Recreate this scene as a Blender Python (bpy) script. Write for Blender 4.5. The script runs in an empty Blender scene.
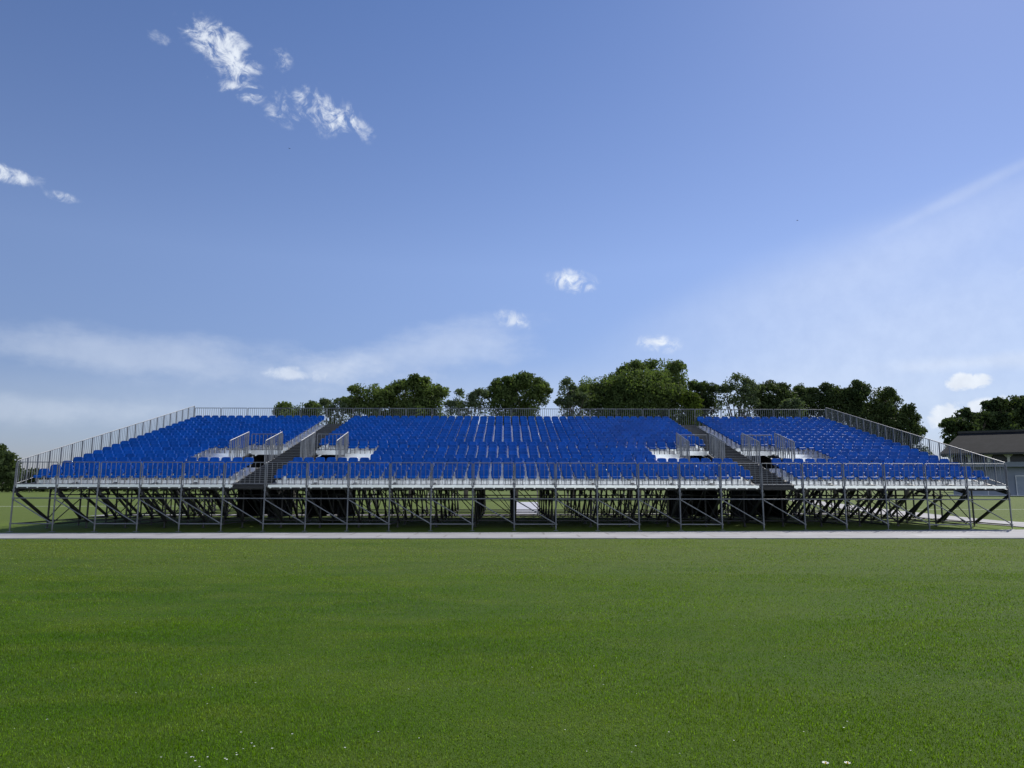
import bpy, math, random
import numpy as np
from mathutils import Vector, Matrix
R = math.radians
random.seed(7)
rng = np.random.default_rng(7)
scene = bpy.context.scene
COL = scene.collection

# ---------------------------------------------------------------- camera model
CAM_H = 1.85
F = 700.0
PITCH = R(8.21)
SLOPE_X = 0.0035                 # the field climbs very slightly to the right
def gz(x): return SLOPE_X * x
cp, sp = math.cos(PITCH), math.sin(PITCH)

def ray(px, py):
    """world direction of a photo pixel (used only to survey where things stand)"""
    x = (px - 512) / F
    y = (384 - py) / F
    return Vector((x, cp - y * sp, sp + y * cp))

def at_depth(px, py, z):
    d = ray(px, py)
    return Vector((0, 0, CAM_H)) + d * (z / d.y)

cam_d = bpy.data.cameras.new('camera')
cam_d.sensor_width = 36
cam_d.lens = 36 * F / 1024
cam_d.clip_end = 6000
cam = bpy.data.objects.new('camera', cam_d)
cam.location = (0, 0, CAM_H)
cam.rotation_euler = (Matrix.Rotation(R(90) + PITCH, 3, 'X') @ Matrix.Rotation(R(0.1), 3, 'Z')).to_euler()
COL.objects.link(cam)
scene.camera = cam

# ---------------------------------------------------------------- node helpers
def mat(name):
    m = bpy.data.materials.new(name)
    m.use_nodes = True
    nt = m.node_tree
    return m, nt, nt.nodes['Principled BSDF']

def noise(nt, scale, detail=4, rough=0.55, coord=None, vec_scale=None):
    n = nt.nodes.new('ShaderNodeTexNoise')
    n.inputs['Scale'].default_value = scale
    n.inputs['Detail'].default_value = detail
    n.inputs['Roughness'].default_value = rough
    if coord is not None:
        if vec_scale:
            mp = nt.nodes.new('ShaderNodeMapping')
            mp.inputs['Scale'].default_value = vec_scale
            nt.links.new(coord, mp.inputs['Vector'])
            nt.links.new(mp.outputs[0], n.inputs['Vector'])
        else:
            nt.links.new(coord, n.inputs['Vector'])
    return n.outputs['Fac']

def ramp(nt, fac, stops):
    r = nt.nodes.new('ShaderNodeValToRGB')
    el = r.color_ramp.elements
    el[0].position, el[0].color = stops[0][0], (*stops[0][1], 1)
    el[1].position, el[1].color = stops[-1][0], (*stops[-1][1], 1)
    for p, c in stops[1:-1]:
        e = el.new(p); e.color = (*c, 1)
    nt.links.new(fac, r.inputs['Fac'])
    return r.outputs['Color']

def mix(nt, fac, a, b, mode='MIX'):
    n = nt.nodes.new('ShaderNodeMix')
    n.data_type = 'RGBA'; n.blend_type = mode
    for k, v in ((0, fac), (6, a), (7, b)):
        if hasattr(v, 'is_output'): nt.links.new(v, n.inputs[k])
        elif k == 0: n.inputs[0].default_value = v
        else: n.inputs[k].default_value = (*v, 1)
    return n.outputs[2]

def maprange(nt, v, a, b, c=0.0, d=1.0, smooth=False):
    n = nt.nodes.new('ShaderNodeMapRange')
    if smooth: n.interpolation_type = 'SMOOTHSTEP'
    nt.links.new(v, n.inputs[0])
    for i, q in enumerate((a, b, c, d)): n.inputs[i + 1].default_value = q
    return n.outputs[0]

def math_n(nt, op, a, b=0.0):
    n = nt.nodes.new('ShaderNodeMath'); n.operation = op
    for i, v in enumerate((a, b)):
        if hasattr(v, 'is_output'): nt.links.new(v, n.inputs[i])
        else: n.inputs[i].default_value = v
    return n.outputs[0]

def bump(nt, h, bsdf, strength=0.3, dist=0.02):
    b = nt.nodes.new('ShaderNodeBump')
    b.inputs['Strength'].default_value = strength
    b.inputs['Distance'].default_value = dist
    nt.links.new(h, b.inputs['Height'])
    nt.links.new(b.outputs[0], bsdf.inputs['Normal'])

def pos(nt):
    return nt.nodes.new('ShaderNodeNewGeometry').outputs['Position']

def simple(name, c1, c2, rough=0.5, metal=0.0, scale=3.0, bmp=0.0, wscale=None):
    m, nt, b = mat(name)
    n = noise(nt, scale, 5, 0.6, pos(nt), wscale)
    nt.links.new(ramp(nt, n, [(0.3, c1), (0.7, c2)]), b.inputs['Base Color'])
    b.inputs['Roughness'].default_value = rough
    b.inputs['Metallic'].default_value = metal
    if bmp: bump(nt, n, b, bmp, 0.02)
    return m

# ---------------------------------------------------------------- materials
def grass_tone(nt):
    """turf colour from world position: greener and fainter patches, mowing bands, drier turf near the path"""
    p = pos(nt)
    big = noise(nt, 0.16, 4, 0.6, p, (0.6, 1.6, 1))
    mid = noise(nt, 0.9, 5, 0.65, p, (0.7, 1.5, 1))
    fine = noise(nt, 14, 3, 0.6, p)
    col = ramp(nt, big, [(0.3, (0.044, 0.112, 0.003)), (0.5, (0.070, 0.150, 0.004)), (0.72, (0.106, 0.188, 0.007))])
    col = mix(nt, maprange(nt, mid, 0.44, 0.68, 0, 0.9), col, (0.125, 0.188, 0.020))
    col = mix(nt, maprange(nt, fine, 0.35, 0.7, 0, 0.5), col, (0.040, 0.112, 0.003))
    sx = nt.nodes.new('ShaderNodeSeparateXYZ'); nt.links.new(p, sx.inputs[0])
    wob = math_n(nt, 'MULTIPLY_ADD', mid, 7.0); wob.node.inputs[2].default_value = -3.5
    yy = math_n(nt, 'ADD', sx.outputs[1], wob)
    wx = math_n(nt, 'MULTIPLY_ADD', big, 26.0); wx.node.inputs[2].default_value = -13.0
    xx = math_n(nt, 'ADD', sx.outputs[0], wx)
    col = mix(nt, maprange(nt, xx, -9, 9, 0.0, 0.55, True), col, (0.098, 0.178, 0.004))
    dry = maprange(nt, yy, 10.0, 22.0, 0, 0.75, True)
    dry2 = maprange(nt, noise(nt, 0.35, 4, 0.6, p, (0.5, 2.2, 1)), 0.3, 0.6, 0.35, 1.0)
    col = mix(nt, math_n(nt, 'MULTIPLY', dry, dry2), col, (0.145, 0.195, 0.032))
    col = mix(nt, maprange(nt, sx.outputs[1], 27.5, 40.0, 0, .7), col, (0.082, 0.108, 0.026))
    return col, fine, mid

M = {}
m, nt, b = mat('turf')
c, fine, mid = grass_tone(nt)
sy = nt.nodes.new('ShaderNodeSeparateXYZ'); nt.links.new(pos(nt), sy.inputs[0])
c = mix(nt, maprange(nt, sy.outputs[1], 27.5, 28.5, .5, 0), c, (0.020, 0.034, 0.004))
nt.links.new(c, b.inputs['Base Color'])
b.inputs['Roughness'].default_value = 0.9
b.inputs['Specular IOR Level'].default_value = 0.15
bump(nt, noise(nt, 45, 3, 0.7, pos(nt)), b, 0.9, 0.03)
M['turf'] = m

def leafy(name, colf, trans=0.45, rough=0.6):
    m = bpy.data.materials.new(name); m.use_nodes = True
    nt = m.node_tree; b = nt.nodes['Principled BSDF']
    c = colf(nt)
    nt.links.new(c, b.inputs['Base Color'])
    b.inputs['Roughness'].default_value = rough
    b.inputs['Specular IOR Level'].default_value = 0.03
    t = nt.nodes.new('ShaderNodeBsdfTranslucent')
    tc = mix(nt, 1.0, c, (1.15, 1.25, 0.55), 'MULTIPLY')
    nt.links.new(tc, t.inputs['Color'])
    ms = nt.nodes.new('ShaderNodeMixShader'); ms.inputs[0].default_value = trans
    nt.links.new(b.outputs[0], ms.inputs[1]); nt.links.new(t.outputs[0], ms.inputs[2])
    nt.links.new(ms.outputs[0], nt.nodes['Material Output'].inputs['Surface'])
    return m

def blade_col(nt):
    r = nt.nodes.new('ShaderNodeNewGeometry').outputs['Random Per Island']
    v = ramp(nt, r, [(0.0, (0.75, 0.70, 0.5)), (0.5, (1.4, 1.25, 0.9)), (0.85, (2.0, 1.8, 2.4)), (1.0, (2.9, 2.5, 8.0))])
    return mix(nt, 1.0, grass_tone(nt)[0], v, 'MULTIPLY')
M['blade'] = leafy('grass_blade', blade_col, 0.4, 0.7)

def crown_col(dark, light, warm):
    def f(nt):
        p = pos(nt)
        a = noise(nt, 0.55, 3, 0.6, p)
        bb = noise(nt, 2.5, 2, 0.5, p)
        col = ramp(nt, a, [(0.3, dark), (0.72, light)])
        return mix(nt, maprange(nt, bb, 0.5, 0.75, 0, 0.6), col, warm)
    return f
M['leaf_mid'] = leafy('foliage_mid', crown_col((0.046, 0.074, 0.026), (0.135, 0.180, 0.062), (0.175, 0.200, 0.075)), 0.42)
M['leaf_dark'] = leafy('foliage_dark', crown_col((0.030, 0.048, 0.022), (0.078, 0.108, 0.042), (0.098, 0.120, 0.050)), 0.32)
M['leaf_grey'] = leafy('foliage_grey', crown_col((0.063, 0.087, 0.051), (0.123, 0.158, 0.090), (0.135, 0.158, 0.090)), 0.35)
M['leaf_lime'] = leafy('foliage_lime', crown_col((0.052, 0.080, 0.016), (0.100, 0.135, 0.026), (0.125, 0.150, 0.032)), 0.40)
M['bark'] = simple('bark', (0.06, 0.05, 0.04), (0.11, 0.09, 0.07), 0.9, 0, 2, 0.5)

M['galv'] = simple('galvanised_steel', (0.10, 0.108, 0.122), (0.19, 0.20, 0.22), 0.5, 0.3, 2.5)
M['galv_dark'] = simple('shaded_steel', (0.022, 0.023, 0.026), (0.055, 0.056, 0.06), 0.55, 0.35, 2.0)  # steel under the stand, with the gloom there put into its colour
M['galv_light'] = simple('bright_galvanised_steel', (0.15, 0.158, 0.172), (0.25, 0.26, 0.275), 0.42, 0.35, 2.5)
M['deck'] = simple('aluminium_deck', (0.80, 0.81, 0.82), (0.93, 0.93, 0.92), 0.33, 0.85, 1.5)
M['riser'] = simple('white_riser', (0.80, 0.81, 0.82), (0.90, 0.90, 0.89), 0.30, 0.9, 1.1)
M['grating'] = simple('stair_grating', (0.014, 0.014, 0.017), (0.03, 0.031, 0.034), 0.7, 0.0, 6)
M['clad'] = simple('dark_cladding', (0.014, 0.015, 0.018), (0.040, 0.041, 0.045), 0.8, 0, 2)
m, nt, b = mat('blue_seat_plastic')
oi = nt.nodes.new('ShaderNodeNewGeometry').outputs['Random Per Island']
n1 = noise(nt, 1.3, 3, 0.6, pos(nt))
sp_ = ramp(nt, oi, [(0.0, (0.80, 0.80, 0.80)), (1.0, (1.1, 1.1, 1.1))])
c = ramp(nt, n1, [(0.3, (0.0004, 0.071, 0.35)), (0.7, (0.0007, 0.092, 0.43))])
nt.links.new(mix(nt, 1.0, c, sp_, 'MULTIPLY'), b.inputs['Base Color'])
b.inputs['Roughness'].default_value = 0.45
b.inputs['Specular IOR Level'].default_value = 0.12
M['seat'] = m
m, nt, b = mat('blue_seat_rim')
nt.links.new(ramp(nt, noise(nt, 1.3, 3, 0.6, pos(nt)), [(0.3, (0.0006, 0.080, 0.40)), (0.7, (0.001, 0.10, 0.48))]), b.inputs['Base Color'])
b.inputs['Roughness'].default_value = 0.17
b.inputs['Specular IOR Level'].default_value = 0.9
M['seat_rim'] = m
M['bracket'] = simple('seat_bracket', (0.25, 0.26, 0.27), (0.35, 0.36, 0.37), 0.5, 0.4, 4)

def paving(name, c1, c2, joint, bw, bh, spec=0.3):
    m, nt, b = mat(name)
    p = pos(nt)
    br = nt.nodes.new('ShaderNodeTexBrick')
    br.inputs['Scale'].default_value = 1.0
    br.inputs['Brick Width'].default_value = bw
    br.inputs['Row Height'].default_value = bh
    br.inputs['Mortar Size'].default_value = 0.04
    br.inputs['Color1'].default_value = (*c1, 1); br.inputs['Color2'].default_value = (*c2, 1)
    br.inputs['Mortar'].default_value = (*joint, 1)
    nt.links.new(p, br.inputs['Vector'])
    n = noise(nt, 0.8, 6, 0.65, p)
    c = mix(nt, maprange(nt, n, 0.35, 0.7, 0, 0.45), br.outputs['Color'], tuple(0.6 * q for q in c1))
    n2 = noise(nt, 0.35, 5, 0.7, p, (1, 2.5, 1))
    c = mix(nt, maprange(nt, n2, 0.45, 0.7, 0, 0.6), c, tuple(0.62 * q for q in c1))
    nt.links.new(c, b.inputs['Base Color'])
    b.inputs['Roughness'].default_value = 0.8
    b.inputs['Specular IOR Level'].default_value = spec
    bump(nt, n, b, 0.2, 0.01)
    return m
M['path'] = paving('concrete_paving', (0.33, 0.325, 0.335), (0.40, 0.39, 0.395), (0.22, 0.21, 0.20), 2.4, 1.2)
M['path_far'] = simple('pale_hardstanding', (0.34, 0.35, 0.40), (0.44, 0.45, 0.50), 0.8, 0, 0.6, 0.1)
M['chalk'] = simple('pitch_chalk', (0.42, 0.46, 0.36), (0.72, 0.74, 0.66), 0.9, 0, 3.0)
M['roof'] = paving('slate_roof', (0.020, 0.022, 0.026), (0.029, 0.031, 0.036), (0.02, 0.02, 0.02), 0.9, 0.5, 0.03)
M['ridge'] = simple('ridge_tile', (0.03, 0.03, 0.03), (0.05, 0.05, 0.05), 0.8)
M['wall_blue'] = simple('pale_render', (0.20, 0.23, 0.29), (0.27, 0.30, 0.36), 0.8, 0, 0.4, 0.1)
M['door'] = simple('painted_door', (0.24, 0.28, 0.34), (0.30, 0.34, 0.40), 0.6, 0, 1)
M['dark'] = simple('shaded_glazing', (0.012, 0.013, 0.016), (0.03, 0.032, 0.036), 0.3, 0, 1)
M['trim'] = simple('white_trim', (0.55, 0.56, 0.58), (0.66, 0.67, 0.68), 0.6, 0, 1)
M['petal'] = simple('daisy_petal', (0.78, 0.78, 0.76), (0.86, 0.86, 0.85), 0.6, 0, 40)
M['pollen'] = simple('daisy_centre', (0.55, 0.36, 0.02), (0.65, 0.45, 0.04), 0.8, 0, 60)
M['feather'] = simple('dark_feather', (0.012, 0.012, 0.014), (0.03, 0.03, 0.032), 0.8, 0, 8)

# ---------------------------------------------------------------- mesh helpers
class MB:
    def __init__(s): s.v = []; s.f = []
    def add(s, vs, fs):
        o = len(s.v); s.v += [tuple(q) for q in vs]; s.f += [tuple(i + o for i in f) for f in fs]
    def box(s, x0, x1, y0, y1, z0, z1):
        s.add([(x0,y0,z0),(x1,y0,z0),(x1,y1,z0),(x0,y1,z0),(x0,y0,z1),(x1,y0,z1),(x1,y1,z1),(x0,y1,z1)],
              [(3,2,1,0),(4,5,6,7),(0,1,5,4),(1,2,6,5),(2,3,7,6),(3,0,4,7)])
    def tube(s, a, b, r, n=6, r2=None):
        a = Vector(a); b = Vector(b); r2 = r if r2 is None else r2
        d = (b - a)
        if d.length < 1e-6: return
        d.normalize()
        u = d.orthogonal().normalized()
        if abs(d.z) > 0.99: u = Vector((1, 0, 0))
        w = d.cross(u)
        vs = []
        for c, rr in ((a, r), (b, r2)):
            for k in range(n):
                t = 2 * math.pi * (k + 0.5) / n
                vs.append(c + (u * math.cos(t) + w * math.sin(t)) * rr)
        fs = [(k, (k + 1) % n, n + (k + 1) % n, n + k) for k in range(n)]
        fs += [tuple(range(n - 1, -1, -1)), tuple(range(n, 2 * n))]
        s.add(vs, fs)
    def prism(s, pts, dirv):
        """closed polygon extruded along dirv"""
        n = len(pts); d = Vector(dirv)
        vs = [Vector(p) for p in pts] + [Vector(p) + d for p in pts]
        fs = [tuple(range(n - 1, -1, -1)), tuple(range(n, 2 * n))]
        fs += [(k, (k + 1) % n, n + (k + 1) % n, n + k) for k in range(n)]
        s.add(vs, fs)
    def mesh(s, name, m, smooth=False):
        me = bpy.data.meshes.new(name)
        me.from_pydata(s.v, [], s.f)
        me.materials.append(m)
        if smooth:
            for p in me.polygons: p.use_smooth = True
        me.update()
        return me
    def build(s, name, m, parent=None, smooth=False):
        return link(name, s.mesh(name, m, smooth), parent)

def link(name, me, parent=None):
    o = bpy.data.objects.new(name, me); COL.objects.link(o)
    if parent is not None: o.parent = parent
    return o

def np_mesh(name, V, FC, m, smooth=False):
    """V (n,3), FC (k,q) faces of equal size"""
    me = bpy.data.meshes.new(name)
    n, q = FC.shape
    me.vertices.add(len(V)); me.vertices.foreach_set('co', V.astype(np.float32).ravel())
    me.loops.add(n * q); me.loops.foreach_set('vertex_index', FC.astype(np.int32).ravel())
    me.polygons.add(n); me.polygons.foreach_set('loop_start', np.arange(0, n * q, q, dtype=np.int32))
    me.polygons.foreach_set('loop_total', np.full(n, q, dtype=np.int32))
    if smooth: me.polygons.foreach_set('use_smooth', np.ones(n, dtype=bool))
    me.materials.append(m)
    me.update(calc_edges=True); me.validate()
    return me

def thing(name, label, cat, loc=(0, 0, 0), group=None):
    o = bpy.data.objects.new(name, None); COL.objects.link(o)
    o.location = loc; o.empty_display_size = 0.2
    return tag(o, label, cat, group)

def tag(o, label=None, cat=None, group=None, kind=None):
    if label: o['label'] = label
    if cat: o['category'] = cat
    if group: o['group'] = group
    if kind: o['kind'] = kind
    return o

def rebase(o, base):
    """move a top-level mesh's origin to its base"""
    o.data.transform(Matrix.Translation(-Vector(base))); o.location = base

# ---------------------------------------------------------------- ground and paths
g = MB(); S = 3000
g.add([(-S,-S,gz(-S)),(S,-S,gz(S)),(S,S,gz(S)),(-S,S,gz(-S))], [(0,1,2,3)])
tag(g.build('ground', M['turf']), kind='structure')

def sheet(name, pts, h, m):
    q = MB(); q.add([(x, y, h + gz(x)) for x, y in pts], [tuple(range(len(pts)))])
    return tag(q.build(name, m), kind='structure')
# path in front of the stand: a thin real slab with an edge
q = MB(); q.prism([(x, y, .004 + gz(x)) for x, y in ((-70,26.1),(0,24.75),(40,23.95),(70,23.4),(70,28.9),(24,29.0),(0,27.75),(-70,28.2))], (0,0,0.03))
tag(q.build('front_path', M['path']), kind='structure')
sheet('side_path', [(22.0,28.98),(25.2,29.02),(24.6,36),(26.0,44),(28.6,57),(35,82),(32,82),(25.8,57),(22.9,44),(21.9,36)], 0.03, M['path'])
sheet('back_path', [(-26,43.6),(22.85,43.6),(22.9,45.5),(-26,45.5)], 0.026, M['path'])
sheet('yard_path', [(0.2,45.52),(1.75,45.52),(2.9,77),(0.5,77)], 0.022, M['path_far'])
sheet('touchline', [(-100,64.4),(-24,64.6),(-24,65.0),(-100,64.8)], 0.006, M['chalk'])
sheet('goal_line', [(24,52.3),(80,52.5),(80,52.75),(24,52.55)], 0.006, M['chalk'])

# ---------------------------------------------------------------- grass blades (stuff)
def grass():
    zones = [(3.0, 6.5, 4600, 0.0042), (6.5, 10, 2600, 0.0055), (10, 15, 1000, 0.008), (15, 25.6, 300, 0.013)]
    Vs = []; n_tot = 0
    for y0, y1, dens, w in zones:
        xm = y1 * 0.84 + 1.5
        n = int((y1 - y0) * 2 * xm * dens)
        x = rng.uniform(-xm, xm, n); y = rng.uniform(y0, y1, n)
        k = (np.abs(x) < y * 0.84 + 1.5) & (y < 24.72 - x * 0.0195)
        x, y = x[k], y[k]; n = len(x)
        L = rng.uniform(0.012, 0.026, n) * (1 + 0.25 * np.sin(x * 1.3 + 2 * np.sin(y * 0.9)))
        a = rng.uniform(0, 2 * np.pi, n); lean = rng.uniform(0.15, 1.0, n)
        ca, sa = np.cos(a), np.sin(a)
        ww = w * rng.uniform(0.6, 1.2, n) / 2
        P = np.zeros((n, 5, 3))
        P[:, 0] = np.stack([x - sa * ww, y + ca * ww, np.zeros(n)], 1)
        P[:, 1] = np.stack([x + sa * ww, y - ca * ww, np.zeros(n)], 1)
        mx, my, mz = x + ca * L * lean * 0.35, y + sa * L * lean * 0.35, L * 0.6
        P[:, 2] = np.stack([mx + sa * ww * .8, my - ca * ww * .8, mz], 1)
        P[:, 3] = np.stack([mx - sa * ww * .8, my + ca * ww * .8, mz], 1)
        P[:, 4] = np.stack([x + ca * L * lean, y + sa * L * lean, L * (1.0 - 0.35 * lean)], 1)
        Vs.append(P)
    P = np.concatenate(Vs); n = len(P)
    P[:, :, 2] += P[:, :, 0] * SLOPE_X
    o = (np.arange(n) * 5)[:, None]
    T = np.concatenate([o + np.array([[0, 1, 2]]), o + np.array([[0, 2, 3]]), o + np.array([[3, 2, 4]])])
    ob = link('grass', np_mesh('grass', P.reshape(-1, 3), T, M['blade']))
    tag(ob, 'short mown green grass of the lawn in front of the path', 'grass', kind='stuff')
grass()

def daisy_mesh_pts(x, y, r, h, V, Fq, Vc, Fc, rnd):
    n = 9
    a0 = rnd.uniform(0, 1)
    for k in range(n):
        a = a0 + 2 * math.pi * k / n
        da = 0.26
        o = len(V)
        V += [(x + .25*r*math.cos(a-da), y + .25*r*math.sin(a-da), h + gz(x)), (x + r*math.cos(a-da*.8), y + r*math.sin(a-da*.8), h + .25*r + gz(x)),
              (x + r*math.cos(a+da*.8), y + r*math.sin(a+da*.8), h + .25*r + gz(x)), (x + .25*r*math.cos(a+da), y + .25*r*math.sin(a+da), h + gz(x))]
        Fq.append((o, o+1, o+2, o+3))
# two daisies near enough to see as flowers
for (px, py, rr, lab) in ((826, 764, 0.022, 'small white daisy in the near grass, the left one of the close pair'),
                          (848, 764, 0.020, 'small white daisy in the near grass, the right one of the close pair')):
    d = ray(px, py); t = (0.05 - CAM_H) / d.z; c = Vector((0, 0, CAM_H)) + d * t
    root = thing('daisy', lab, 'flower', (c.x, c.y, gz(c.x)), 'white daisies in the near grass')
    st = MB(); st.tube((0, 0, 0), (0.002, 0, 0.05), 0.0014, 5); st.build('stem', M['blade'], root)
    V, Fq = [], []
    daisy_mesh_pts(0.002, 0, rr, 0.05, V, Fq, None, None, random)
    h = MB(); h.add(V, Fq); h.build('petals', M['petal'], root)
    ce = MB(); ce.tube((0.002, 0, 0.047), (0.002, 0, 0.058), 0.007, 8, 0.004); ce.build('flower_centre', M['pollen'], root)
# the scattered ones
V, Fq = [], []
for k in range(200):
    y = 4.4 + 17 * random.random() ** 1.4
    x = random.uniform(-0.84, 0.84) * y
    if math.sin(x * 0.9 + 1.3 * y) + math.sin(0.37 * x - y * 0.7) < random.uniform(-1.6, 1.2): continue
    daisy_mesh_pts(x, y, random.uniform(0.004, 0.007), random.uniform(.024, .036), V, Fq, None, None, random)
for (px, py, s, n) in ((215, 762, 0.16, 14), (330, 742, 0.5, 5), (810, 735, 0.5, 5)):
    d = ray(px, py); t = -CAM_H / d.z
    for k in range(n):
        daisy_mesh_pts(d.x*t + random.gauss(0, s), d.y*t + random.gauss(0, s*.6), random.uniform(.005, .008), .036, V, Fq, None, None, random)
h = MB(); h.add(V, Fq)
tag(h.build('daisies', M['petal']), 'tiny white daisy heads scattered thinly through the lawn', 'flowers', kind='stuff')

# ---------------------------------------------------------------- grandstand
BAY = 1.7; NB = 24; XE = 20.4
ZF = 29.1                        # front line
Z0, DZ, NR = 29.6, 0.77, 20    # first row, row depth, rows
RISE = 0.196
H_W = 1.84                       # walkway deck
def zr(r): return Z0 + DZ * r
def hr(r): return 1.84 + RISE * r
def bx(k): return -XE + BAY * k
ZB = zr(NR)

stand = thing('grandstand', 'long grey scaffold grandstand with tiers of blue seats behind the lawn', 'grandstand', (0.1, ZF, 0))
stand.rotation_euler = (0, 0, R(0.5))
def part(mb, name, m, smooth=False, parent=None):
    """world-space geometry parented to the stand's base"""
    mb.v = [(x, y - ZF, z) for x, y, z in mb.v]
    return mb.build(name, m, parent or stand, smooth)

STAIR = (5, 18); VOM = (4, 6, 17, 19)
WELL = ((bx(3), bx(5)), (bx(6), bx(8)), (bx(16), bx(18)), (bx(19), bx(21)))
def spans(r):
    if 4 <= r <= 6: return [(bx(0)+.12, bx(3)), (bx(8), bx(16)), (bx(21), bx(24)-.12)]
    if 7 <= r <= 8: return [(bx(0)+.12, bx(4)), (bx(7), bx(17)), (bx(20), bx(24)-.12)]
    return [(bx(0)+.12, bx(5)), (bx(6), bx(18)), (bx(19), bx(24)-.12)]
def seat_spans(r):
    if 4 <= r <= 7: return [(bx(0)+.12, bx(3)), (bx(8), bx(16)), (bx(21), bx(24)-.12)]
    return spans(r)

# walkway (split at the stairs)
for x0, x1 in ((bx(0), bx(5)+.35), (bx(6)+.1, bx(18)-.1), (bx(19)-.35, bx(24))):
    q = MB(); q.box(x0, x1, ZF + .02, Z0 - .004, H_W - .04, H_W)
    q.box(x0, x1, ZF - .02, ZF + .018, H_W - .10, H_W + .004)          # front fascia
    n = int((x1 - x0) / 0.42)
    for k in range(n + 1):                                            # fixing claws under the fascia
        xx = x0 + .1 + (x1 - x0 - .2) * k / n
        q.box(xx - .03, xx + .03, ZF - .03, ZF + .06, H_W - .135, H_W - .102)
    part(q, 'walkway_deck', M['deck'])
for k in STAIR:
    q = MB(); s = -1 if k == 5 else 1
    x0, x1 = (bx(5)+.36, bx(6)+.09) if k == 5 else (bx(18)-.09, bx(19)-.36)
    for j in range(4): q.box(x0, x1, ZF + .05 + j*.1, ZF + .11 + j*.1, H_W - .04, H_W)
    q.box(x0, x1, ZF - .01, ZF + .03, H_W - .13, H_W - .095)
    part(q, 'stair_foot_grating', M['grating'])

# tiers: tread plate, riser, closed ends
for r in range(NR):
    for x0, x1 in spans(r):
        q = MB()
        q.box(x0, x1, zr(r) + .012, zr(r+1) - .004, hr(r) - .035, hr(r))
        low = (H_W - .05 if r == 0 else hr(r - 1)) + .002
        if r: q.box(x0, x1, zr(r) - .012, zr(r) + .010, low, hr(r) + .003)
        for xe, sgn in ((x0, 1), (x1, -1)):
            q.box(min(xe, xe + sgn*.02), max(xe, xe + sgn*.02), zr(r) + .014, zr(r+1) - .006, low - .02, hr(r) - .037)
        part(q, 'tier', M['riser'])
# landings in the wells beside each stair
for x0, x1 in WELL:
    q = MB(); q.box(x0 + .002, x1 - .002, zr(4), zr(7) - .01, hr(4) - .04, hr(4))
    q.box(x0 + .002, x1 - .002, zr(4) - .015, zr(4) - .002, hr(3), hr(4) + .003)
    part(q, 'landing', M['deck'])
# dark panels added as shade under the first stepped row behind each landing
for k in (3, 7, 16, 20):
    q = MB(); q.box(bx(k) + .03, bx(k+1) - .03, zr(7) + .10, zr(7) + .13, hr(4) + .003, hr(7) - .21)
    part(q, 'shade_panel', M['clad'])
# fascia over the entrances
for k in VOM:
    q = MB(); q.box(bx(k) + .03, bx(k+1) - .03, zr(9) - .04, zr(9) - .016, hr(9) - .22, hr(9) - .01)
    part(q, 'entrance_fascia', M['riser'])

# stairs through the tiers
slope = RISE / DZ
for k in STAIR:
    x0, x1 = bx(k) + .06, bx(k+1) - .06
    st = MB()
    for xx in (x0, x1 - .05):
        st.prism([(xx, Z0 - .1, H_W - .26), (xx, ZB, hr(NR) - .36), (xx, ZB, hr(NR) - .20), (xx, Z0 - .1, H_W - .10)], (.05, 0, 0))
    st_o = part(st, 'stairs', M['grating'])
    for j in range(2 * NR):
        y = Z0 + j * DZ / 2
        h = H_W + j * RISE / 2 - .02
        s = MB(); s.box(x0 + .051, x1 - .051, y, y + .30, h - .03, h); s.box(x0 + .051, x1 - .051, y + .301, y + .312, h - .03, h + .06)
        s.box(x0 + .051, x1 - .051, y - .014, y - .002, h - .013, h + .002)
        so_ = part(s, 'step', M['grating'], parent=st_o)
        so_.data.materials.append(M['galv_light'])
        for p_ in so_.data.polygons:
            if p_.index >= 12: p_.material_index = 1

# dark boxed entrance stairs below the wells
for k in VOM:
    x0, x1 = bx(k) + .08, bx(k+1) - .08
    q = MB()
    for xx in (x0, x1 - .04):
        q.prism([(xx, zr(7), .25), (xx, zr(12), .15), (xx, zr(12), hr(11) - .22), (xx, zr(9), hr(8) - .22), (xx, zr(7), hr(6) - .05)], (.04, 0, 0))
        for j in range(9):                                            # battens
            yy = zr(7) + .06 + j * (zr(12) - zr(7) - .12) / 8
            sx_ = -.03 if xx == x0 else .043
            q.box(xx + sx_, xx + sx_ + .027, yy - .03, yy + .03, .22, hr(6) - .12)
    q.box(x0 + .042, x1 - .042, zr(12) - .04, zr(12) - .002, .25, hr(11) - .22)  # back wall added to keep the passage dark
    for j in range(12):                                               # steps going down to the rear
        h = hr(4) - .06 - j * .19
        yy = zr(7) + .02 + j * .31
        if yy + .3 < zr(12) - .05 and h > .05:
            q.box(x0 + .042, x1 - .042, yy, yy + .31, h - .04, h)
            q.box(x0 + .042, x1 - .042, yy + .312, yy + .325, h - .23, h - .002)
    part(q, 'entrance_stair_box', M['clad'])

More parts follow.
